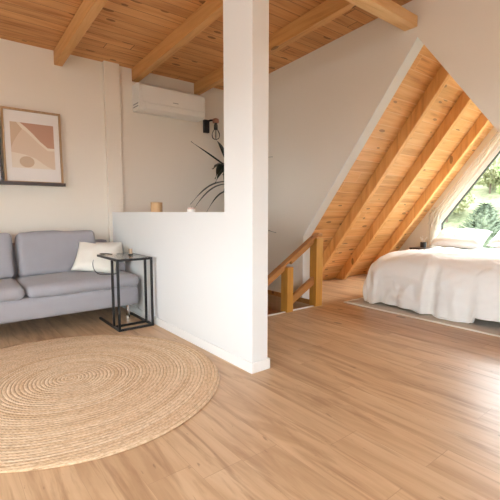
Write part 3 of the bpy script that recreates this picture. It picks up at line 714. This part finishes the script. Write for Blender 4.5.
# nightstand and pot
ns = thing('nightstand', 'dark small nightstand left of the bed below the sloping roof', 'nightstand', (5.98, 3.12, 0))
bm = BM(); box(bm, 5.78, 6.07, 2.96, 3.28, .475, .495); keep(obj('top', bm, 'dark', bevel=.002), ns)
bm = BM(); box(bm, 5.80, 6.05, 2.98, 3.26, .27, .285); keep(obj('shelf', bm, 'dark'), ns)
for x, y in ((5.79, 2.97), (6.04, 2.97), (5.79, 3.25), (6.04, 3.25)):
    bm = BM(); box(bm, x, x + .02, y, y + .02, 0, .475); keep(obj('leg', bm, 'dark'), ns)
vp_ = thing('twig_pot', 'small black pot with pale dry sprigs on the nightstand', 'pot', (5.95, 3.14, .495))
bm = BM(); lathe(bm, [(.038, 0), (.045, .004), (.047, .085), (.041, .085), (.039, .02)], n=24); obj('pot', bm, 'blackp', vp_)
bm = BM()
for k in range(7):
    a = k * 2.4; tube(bm, spline([(0, 0, .01), (.015 * math.cos(a), .015 * math.sin(a), .09), (.045 * math.cos(a), .045 * math.sin(a), .13 + .012 * (k % 4))], 3), .0022, 5)
    bmesh.ops.create_icosphere(bm, subdivisions=1, radius=.009, matrix=Matrix.Translation((.045 * math.cos(a), .045 * math.sin(a), .135 + .012 * (k % 4))))
obj('sprigs', bm, 'whitewax', vp_)
# curtain: gathered along the slope of the window and falling at its left side
rod = thing('curtain', 'sheer cream curtain swagged along the sloping left edge of the gable window', 'curtain', (6.12, 3.05, 1.2))
def curtain(bm):
    path = spline([(2.02, 2.56), (2.30, 2.16), (2.60, 1.72), (2.90, 1.30), (3.04, 1.10)], 10)if False else None
    top = [(2.00, 2.50), (2.35, 2.02), (2.72, 1.53), (3.10, 1.03), (3.16, .86)]; bot = [(1.98, 2.36), (2.27, 1.96), (2.60, 1.50), (2.93, 1.02), (2.97, .72)]
    def at(P, t):
        t *= len(P) - 1; i = min(int(t), len(P) - 2); f = t - i; return (P[i][0] * (1 - f) + P[i + 1][0] * f, P[i][1] * (1 - f) + P[i + 1][1] * f)
    def fn(a, b):
        p, q_ = at(top, a), at(bot, a); y = p[0] * (1 - b) + q_[0] * b; z = p[1] * (1 - b) + q_[1] * b
        return Vector((6.115 + .022 * math.sin(b * 20 + a * 5) + .008 * math.sin(b * 43), y, z))
    grid_surface(bm, 50, 44, fn)
bm = BM(); curtain(bm); keep(obj('swag', bm, 'sheer', smooth=True), rod)
bm = BM()
def fn(a, b):
    t = b; yl = 3.17 - .04 * min(1, t * 1.2); yr = 2.99 + .02 * math.sin(t * 3); y = yl + (yr - yl) * a; z0 = 1.06 - .5 * 0 - (y - 3.0) * -0
    zt = min(1.12, (3.93 - y) * 1.34 - .02); z = zt + (.10 - zt) * t
    return Vector((6.13 + .022 * math.sin(a * 34 + t) + .006 * math.sin(a * 71), y, z))
grid_surface(bm, 60, 26, fn); keep(obj('side_panel', bm, 'sheer', smooth=True), rod)

# ------------------------------------------------------------------ outside
def grassmat():
    m = new_mat('meadow', .95, spec=.1); g = N(m); P = g.pos()
    f = g.math('ADD', g.math('MULTIPLY', g.noise(P, .8, 5, .7), .6), g.math('MULTIPLY', g.noise(P, 5, 4, .7), .4))
    g.color(g.ramp(f, [(.35, (.12, .15, .075)), (.5, (.27, .28, .16)), (.65, (.42, .39, .26))])); return m
M['grass'] = grassmat()
def leafmat(name, a, b):
    m = new_mat(name, .8, a, spec=.1); g = N(m); g.color(g.ramp(g.noise(g.pos(), 2.2, 3), [(.35, a), (.65, b)])); return m
M['con'] = leafmat('blue_green_needles', (.13, .16, .11), (.25, .29, .20)); M['dec'] = leafmat('fresh_green_leaves', (.20, .27, .11), (.35, .42, .20)); M['bush'] = leafmat('yellow_green_leaves', (.32, .34, .19), (.48, .46, .29))
M['bark'] = new_mat('bark', .9, (.14, .10, .07))
def hz(x, y): return -2.9 + max(0, x - 8) * .30 + max(0, x - 30) * .16 + 1.0 * noise.noise(Vector((x * .09, y * .09, 0))) * min(1, max(0, (x - 9) / 8))
bm = BM(); grid_surface(bm, 60, 90, lambda a, b: Vector((7 + 63 * a, -45 + 110 * b, hz(7 + 63 * a, -45 + 110 * b))))
struct('ground', bm, 'grass', smooth=True)
M['light_block'] = paint('warm_brown_ground', (.30, .24, .19), .9)
bm = BM(); box(bm, -60, 6.9, -45, 65, -3.2, -2.95); struct('ground_light_block', bm, 'light_block')  # unseen ground slab, added to block bright world light from below
def leafy(bm, c, rx, ry, rz, n, s):
    c = Vector(c)
    for _ in range(n):
        d = Vector((random.gauss(0, 1), random.gauss(0, 1), random.gauss(0, 1))).normalized() * (random.random() ** .35)
        p = c + Vector((d.x * rx, d.y * ry, d.z * rz)); e = Euler((random.uniform(0, 6), random.uniform(0, 6), random.uniform(0, 6))).to_matrix(); k = s * random.uniform(.6, 1.3)
        bm.faces.new([bm.verts.new(p + e @ Vector(q_) * k) for q_ in ((-.5, -.25, 0), (.5, -.25, 0), (.6, .25, .1), (-.4, .3, .1))])
def dectree(x, y, h, r, m, label, cat='tree'):
    z = hz(x, y); t = thing('leafy_tree' if cat == 'tree' else 'bush', label, cat, (x, y, z), 'trees and bushes on the hillside outside')
    bm = BM(); tube(bm, [(0, 0, -.2), (.05, 0, h * .3), (0, .1, h * .75)], [h * .03, h * .022, h * .008], 8); obj('trunk', bm, 'bark', t)
    bm = BM()
    for k in range(9): a = k * 2.4; leafy(bm, (math.cos(a) * r * .45, math.sin(a) * r * .45, h * (.35 + .07 * k)), r * .55, r * .55, h * .16, 260, r * .13)
    obj('crown', bm, m, t); return t
def conifer(x, y, h, r, label):
    z = hz(x, y); t = thing('conifer', label, 'tree', (x, y, z)); bm = BM(); tube(bm, [(0, 0, -.2), (0, 0, h)], [h * .03, .01], 8); obj('trunk', bm, 'bark', t)
    bm = BM(); nl = 24
    for i in range(nl):
        f = i / (nl - 1); zz = h * (.04 + .94 * f); rr = r * (1 - f) ** .7 + .06
        for k in range(int(20 - 9 * f)):
            a = k * 2 * PI / int(20 - 9 * f) + i * 1.1; L_ = rr * random.uniform(.8, 1.1)
            for j in range(11):
                s_ = (j + 1) / 11; p = Vector((math.cos(a) * L_ * s_, math.sin(a) * L_ * s_, zz + L_ * (.35 * s_ * s_ - .05)))
                for sgn in (-1, 1):
                    dd = Vector((math.cos(a + sgn * .9), math.sin(a + sgn * .9), .35)) * (.24 * r / 1.0 * (1.25 - s_)); w_ = Vector((-math.sin(a), math.cos(a), 0)) * .012 + Vector((0, 0, .02))
                    bm.faces.new([bm.verts.new(p - w_), bm.verts.new(p + w_), bm.verts.new(p + dd + w_ * .3), bm.verts.new(p + dd - w_ * .3)])
    obj('needles', bm, 'con', t); return t
conifer(17, 6.5, 2.05, 1.15, 'young blue-green conifer on the slope outside the gable window')
TT = [(20, 9.4, 2.2, 1.3, 'bush', 'low yellow-green bush growing just left of the conifer'), (21, 6.2, 2.6, 1.4, 'dec', 'rounded green bush on the slope just right of the conifer'), (40, 15, 5.5, 2.8, 'bush', 'pale tree at the top of the hillside behind the green trees'), (26, 13.2, 4.6, 2.0, 'dec', 'fresh green tree on the hillside near the upper right of the window'), (30, 8.5, 5.5, 2.4, 'dec', 'broad green tree on the hillside right of the conifer'),
      (24, 9.0, 2.0, 1.3, 'bush', 'low yellow-green bush on the hillside behind the conifer'), (14, 6.9, 1.2, .8, 'bush', 'low bush outside near the lower left corner of the window'),
      (34, 17, 6, 2.6, 'bush', 'pale yellow-green tree high on the hillside left of the window view'), (33, 2, 6, 2.6, 'dec', 'green tree on the hillside far right beyond the window'), (22, 1.5, 3.2, 1.8, 'bush', 'yellow-green tree lower on the hillside to the right')]
for x, y, h, r, m, lab in TT: dectree(x, y, h, r, m, lab, 'bush' if h < 2.5 else 'tree')
